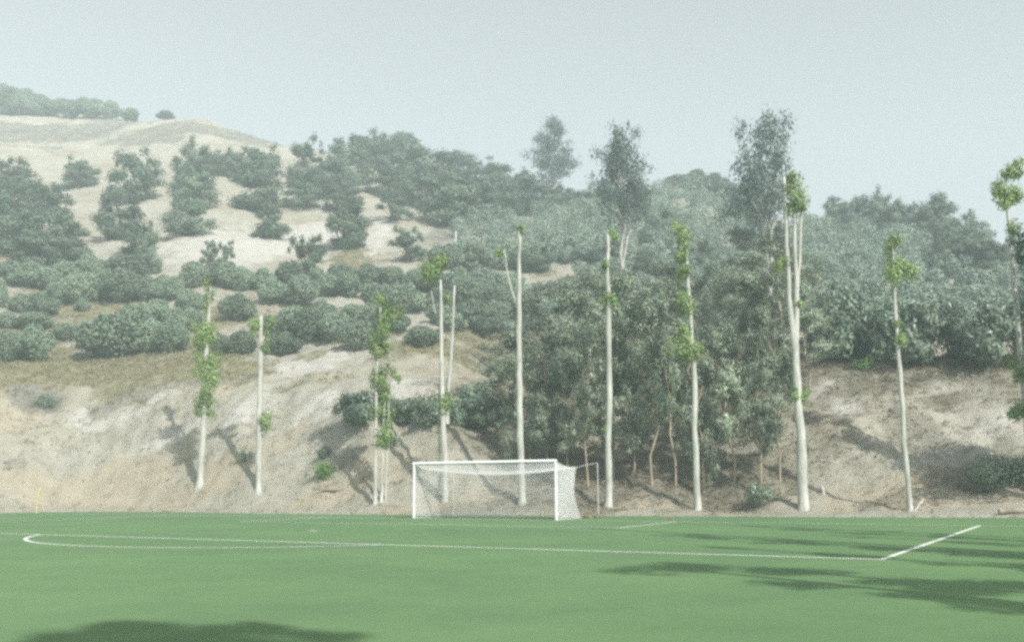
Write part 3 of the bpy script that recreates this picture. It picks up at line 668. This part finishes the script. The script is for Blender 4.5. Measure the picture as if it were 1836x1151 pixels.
# trees standing beside the right touchline and behind the photographer, whose shade falls on the turf
def side_tree(x, y, h, crown_r, label, lo=.55):
    root = empty('shade_tree', (x, y, 0)); T = Tubes()
    T.tube([(0, 0, -.5), (.1, 0, h*.4), (0, .1, h*.8), (.05, 0, h)], [.24, .18, .12, .05], 8)
    link('trunk', T.build('shade_trunk'), M['pale_bark'], root)
    pts = [np.array([rng.normal()*crown_r*.4, rng.normal()*crown_r*.4, h*rng.uniform(lo, 1.)]) for _ in range(9)]
    link('crown', tuft_mesh('shade_crown', pts, [crown_r*.5]*9, .45, 150), M['euc'], root)
    return tag(root, label, 'tree', 'trees beside the right touchline')
t0 = np.array([-SD[0], -SD[1]])
for i, (tipu, tipv, h, cr, lo) in enumerate([(1160, 1014, 17, 1.0, .66), (1380, 1020, 15, .95, .5), (1210, 958, 17, .95, .3), (1030, 945, 18, .3, .5), (1340, 968, 17, .9, .3), (1240, 977, 16, .55, .45), (1680, 1003, 15, .45, .25), (1400, 949, 14, .7, .2), (1330, 942, 14, .5, .2), (1700, 1004, 12, .5, .2), (1500, 960, 15, .6, .2)]):
    a, b = ray(tipu, tipv); Yt = -CZ/b; tip = np.array([a*Yt, Yt]); base = tip-t0*(h/math.tan(SUN_EL))
    side_tree(base[0], base[1], h, cr, 'tall thin tree beside the right touchline, outside the photo, shading the turf', lo)
for tu, tv, h, cr in [(1720, 846, 10, 2.2), (1830, 845, 5.5, 2.0), (1570, 802, 9, 1.1)]:
    P = hit(tu, tv); base = P[:2]-t0*((h*.8)/math.tan(SUN_EL))
    r_ = side_tree(base[0], base[1], P[2]+h, cr, 'bushy tree just outside the right photo edge, shading the right bank', .62)
HC = 20.; cp = []  # unseen crown, its clumps set along sun rays to shape the lower-left shade
for su, sv, rr in [(120, 1142, .34), (180, 1130, .36), (235, 1121, .36), (290, 1130, .34), (350, 1136, .34), (420, 1126, .34), (490, 1125, .34), (550, 1132, .32), (600, 1146, .28), (80, 1165, .4), (180, 1160, .5), (300, 1165, .5), (420, 1160, .5), (530, 1165, .45), (620, 1175, .35), (120, 1210, .6), (260, 1220, .7), (420, 1220, .7), (560, 1220, .6)]:
    a, b = ray(su, sv); Yt = -CZ/b; hh = HC+random.uniform(-2, 2); q = np.array([a*Yt, Yt])-t0*(hh/math.tan(SUN_EL)); cp.append((np.array([q[0], q[1], hh]), rr))
cx_ = np.mean([c[0] for c in cp], 0); root = empty('shade_tree', (cx_[0], cx_[1], 0)); T = Tubes(); T.tube([(0, 0, -.5), (0, 0, 9), (0, 0, 19)], [.3, .22, .08], 8)
link('trunk', T.build('shade_trunk'), M['brown_bark'], root); o0 = np.array(root.location)
link('crown', tuft_mesh('shade_crown', [c[0]-o0 for c in cp], [c[1]*1.0 for c in cp], .3, 520), M['dark'], root)
tag(root, 'unseen tree behind the photographer, crown shaped to cast the shade at lower left', 'tree')

# ------------------------------------------------------------------ goal
gp = lambda x, y, z: field(x, y, z)
G = empty('football_goal', gp(0, 0, 0)); g0 = np.array(G.location)
def gtube(name, pts, r, mat, sides=10):
    T = Tubes(); T.tube([gp(*q)-g0 for q in pts], [r]*len(pts), sides); return link(name, T.build(name), mat, G)
gtube('post', [(-3.72, 0, -.02), (-3.72, 0, 2.5)], .06, M['white_paint'], 14)
gtube('post', [(3.72, 0, -.02), (3.72, 0, 2.5)], .06, M['white_paint'], 14)
gtube('crossbar', [(-3.78, 0, 2.5), (3.78, 0, 2.5)], .06, M['white_paint'], 14)
for sx in (-1, 1):
    st = gtube('back_stanchion', [(sx*3.95, 3.6, 0), (sx*3.95, 3.6, 2.45)], .020, M['steel'], 8)
    c = gtube('guy_rope', [(sx*3.95, 3.6, 2.44), (sx*3.8, 2.7, 2.33), (sx*3.68, 1.95, 2.22)], .012, M['net'], 5)
gtube('ground_bar', [(-3.68, 2.3, .03), (3.68, 2.3, .03)], .02, M['net'], 6)
# net sheet: parametric surfaces, cords as thin tubes
NT = Tubes()
def cord_net(fn, nu, nv, r=.0065):
    P = np.array([[gp(*fn(i/nu, j/nv))-g0 for j in range(nv+1)] for i in range(nu+1)])
    for i in range(nu+1): NT.tube(list(P[i]), [r]*(nv+1), 3, False)
    for j in range(nv+1): NT.tube(list(P[:, j]), [r]*(nu+1), 3, False)
def back_edge(x):                                        # the rear top edge hangs between the guy ropes
    s = 1-(x/3.68)**2; return 1.95-.35*s, 2.22-.26*s
def top_fn(a, b):
    x = -3.7+7.4*a; yb, zb = back_edge(x); sag = .10*sin(pi*b)
    return (x, yb*b, 2.46+(zb-2.46)*b-sag)
def back_fn(a, b):
    x = -3.7+7.4*a; yb, zb = back_edge(x); f = 1-b
    y = yb*(1-b)+2.3*b-.42*sin(pi*b)*(.6+.4*abs(x)/3.7); return (x, y, zb*f+.02)
def side_fn(sx):
    def fn(a, b):
        yb0, zb0 = back_edge(3.68); f = 1-b
        yedge_ = yb0*(1-b)+2.3*b-.42*sin(pi*b); y = .03+(yedge_-.03)*a
        zt = 2.46+(zb0-2.46)*a-.10*sin(pi*a); return (sx*(3.7+.0*a), y, zt*f+.02)
    return fn
cord_net(top_fn, 66, 18, .009); cord_net(back_fn, 66, 22, .010); cord_net(side_fn(-1), 19, 22, .009); cord_net(side_fn(1), 19, 22, .014)
link('net', NT.build('net', False), M['net'], G)
tag(G, 'white football goal with hanging net at the far end of the pitch', 'goal')

# ------------------------------------------------------------------ corner flag, post, logs, sticks
P = field(-31.5, .0); root = empty('corner_flag', P); T = Tubes(); T.tube([(0, 0, -.05), (.06, 0, .8), (.14, 0, 1.55)], [.02, .02, .018], 8)
link('pole', T.build('flag_pole'), M['yellow'], root)
V = []; Qs = []
for i in range(9):
    for j in range(5):
        f = i/8; V.append((.145+.02*sin(j*1.3)-.16*f*(1-.1*j)*.0+.10*f+.02*sin(f*7+j), .05*sin(f*5), 1.53-.10*j-.22*f*(1-j/8)))
for i in range(8):
    for j in range(4): a0 = i*5+j; Qs.append((a0, a0+5, a0+6, a0+1))
fl = link('flag', mesh_np('flag', V, Qs, True), M['yellow'], root); sm = fl.modifiers.new('thickness', 'SOLIDIFY'); sm.thickness = .006
tag(root, 'yellow corner flag at the far left corner of the pitch', 'corner flag')
P = hit(817, 434); root = None
T = Tubes(); k = P[1]/F; T.tube([(0, 0, -.3), (.03, 0, 20*k)], [1.6*k, 1.4*k], 8); o = link('white_post', T.build('white_post'), M['white_paint']); o.location = P
tag(o, 'small white post beside the dark clump on the hillside', 'post')
P = hit(598, 884); k = P[1]/F; T = Tubes()
T.tube([(-28*k, 0, 5*k), (-16*k, .1, 2.5*k), (0, .05, 1.5*k), (14*k, 0, 2*k), (27*k, -.1, 4*k)], [.035, .075, .085, .08, .04], 7, True, .12)
T.tube([(22*k, -.08, 3*k), (30*k, -.05, 14*k), (40*k, 0, 22*k)], [.035, .025, .01], 5); T.tube([(-20*k, .1, 3*k), (-34*k, .1, 6*k)], [.03, .01], 5)
o = link('fallen_branch', T.build('fallen_branch'), M['dead_wood']); o.location = P+np.array([0, -.15, .05]); tag(o, 'dark fallen branch lying on the sand left of the goal', 'branch')
P = hit(1640, 918); k = P[1]/F; T = Tubes(); T.tube([(-2*k, 0, -.05), (10*k, .2, 9*k), (23*k, .4, 21*k)], [.045, .05, .045], 6, True, .06)
o = link('wooden_stake', T.build('wooden_stake'), M['cut_wood']); o.location = P; tag(o, 'pale stake leaning beside the slim tree on the right', 'stake')
P = hit(1478, 888); k = P[1]/F; T = Tubes(); T.tube([(0, 0, -.2), (-2*k, 0, 8*k), (-4*k, .1, 15*k)], [.07, .07, .06], 7, True, .08)
o = link('stump', T.build('stump'), M['cut_wood']); o.location = P; tag(o, 'short pale stump on the sand beside the thickest pole tree', 'stump')
P = hit(1822, 922); k = P[1]/F; T = Tubes(); T.tube([(-30*k, 0, .1), (0, 0, .13), (35*k, .1, .1)], [.10, .12, .11], 8, True, .05)
o = link('log', T.build('log'), M['dead_wood']); o.location = P; tag(o, 'grey log lying at the turf edge at far right', 'log')
P = hit(1795, 868); k = P[1]/F; T = Tubes()
# low plants on the bank
def low_plant(u, v, w, h, label, mat='green_low', cat='shrub'):
    P = hit(u, v); k = P[1]/F; me = tuft_mesh('low_plant', [np.array([random.uniform(-.3, .3)*w*k, random.uniform(-.3, .3)*w*k, h*k*random.uniform(.25, .7)]) for _ in range(7)], [w*k*.26]*7, .2, 260)
    o = link('low_shrub', me, M[mat]); o.location = P; tag(o, label, cat)
low_plant(586, 858, 44, 22, 'low bright green plant on the bank left of the goal')
low_plant(1365, 914, 50, 62, 'green shrub at the turf edge left of the thickest pole tree', 'broad')
low_plant(582, 822, 30, 22, 'dark scrubby plant above the bright green one on the bank', 'dark')
low_plant(1790, 872, 90, 34, 'added dark low shrub standing in for greenish shade on the right bank near the photo edge', 'broad')  # dark leaves added to imitate a greenish shaded patch of the bank
low_plant(1830, 866, 60, 50, 'dark shrub cut by the right photo edge', 'broad')
low_plant(80, 735, 46, 18, 'grey scrubby patch on the upper left bank', 'scrub')
low_plant(440, 828, 26, 22, 'small grey scrub on the bank beside the second pole tree', 'scrub')
low_plant(706, 800, 26, 18, 'small scrub on the bank right of the thin stems', 'scrub')
low_plant(622, 448, 40, 8, 'green tuft of grass on the bare slope', 'green_low', 'grass tuft')
low_plant(1545, 662, 36, 10, 'small green plant at the top edge of the right bank', 'green_low', 'plant')

# ------------------------------------------------------------------ grass tufts and litter growing on the patches (uncountable)
def scatter(name, kind, n, size, mat, label, cat, thr=.35, blades=7, flat=False):
    A_, Y_ = np.nonzero(mask[kind] > thr); wgt = (mask[kind]*GY*np.gradient(YS)[None, :])[A_, Y_]; wgt /= wgt.sum()
    sel = rng.choice(len(A_), n, p=wgt); VV = []; TT = []
    x = GX[A_[sel], Y_[sel]]+rng.normal(size=n)*.3; y = GY[A_[sel], Y_[sel]]+rng.normal(size=n)*.3
    base = np.array([(a, b, ground_z(a, b)) for a, b in zip(x, y)])
    Pp = np.repeat(base, blades, 0)+rng.normal(size=(n*blades, 3))*np.array([.12, .12, .02 if flat else .06])*size/.25
    Pp[:, 2] += .05 if flat else size*.35
    N = unit(rng.normal(size=Pp.shape)+(np.array([0, 0, 1.2]) if flat else np.array([0, -.8, .3])))
    D = rng.normal(size=Pp.shape)+(np.zeros(3) if flat else np.array([0, 0, 1.4]))
    V = leaf_arrays(Pp, N, rng.uniform(.6, 1.3, len(Pp))*size, rng.uniform(.12, .28, len(Pp))*size, D)
    m_ = len(Pp); me = mesh_np(name, V, np.arange(4*m_).reshape(m_, 4), False, {'tint': ('FACE', rng.random(m_))})
    tag(link(name, me, mat), label, cat, None, 'stuff')
mask['bank'] = np.clip(1.2-np.abs(SG-7)/7, 0, 1)*(np.abs(GA) < .7)*(fbm(GX*.3, GY*.3, 77) > -.15)
scatter('bank_debris', 'bank', 5200, .14, M['drycrown'], 'small stones, twigs and dead leaves strewn over the dirt bank', 'debris', .2, 2, True)
scatter('dry_weeds', 'bank', 1500, .22, M['drygrass'], 'sparse dry weeds growing on the dirt bank', 'weeds', .2, 6)
scatter('dry_grass', 'grass', 9000, .30, M['drygrass'], 'dry yellow-brown grass on the terraces of the slope', 'grass')
scatter('dry_scrub', 'scrubby', 3500, .28, M['grey_scrub'], 'thin grey scrub growth in patches on the sandy slope', 'scrub')
scatter('leaf_litter', 'litter', 9000, .24, M['drycrown'], 'brown leaf litter and twigs on the wood floor and right bank', 'leaf litter', .3, 6, True)

# ------------------------------------------------------------------ haze
hv = [(x, y, z) for z in (-1.5, 150) for y in (-60, 440) for x in (-560, 560)]
hq = [(0, 2, 3, 1), (4, 5, 7, 6), (0, 1, 5, 4), (2, 6, 7, 3), (0, 4, 6, 2), (1, 3, 7, 5)]
m = bpy.data.materials.new('haze_air'); m.use_nodes = True; nt = m.node_tree; nt.nodes.remove(nt.nodes['Principled BSDF'])
m.cycles.volume_sampling = 'DISTANCE'; pv = nt.nodes.new('ShaderNodeVolumePrincipled'); pv.inputs['Color'].default_value = (.80, .94, 1.0, 1); pv.inputs['Density'].default_value = HAZE
nt.links.new(pv.outputs[0], nt.nodes['Material Output'].inputs['Volume'])
tag(link('haze', mesh_np('haze', hv, hq), m), kind='stuff')
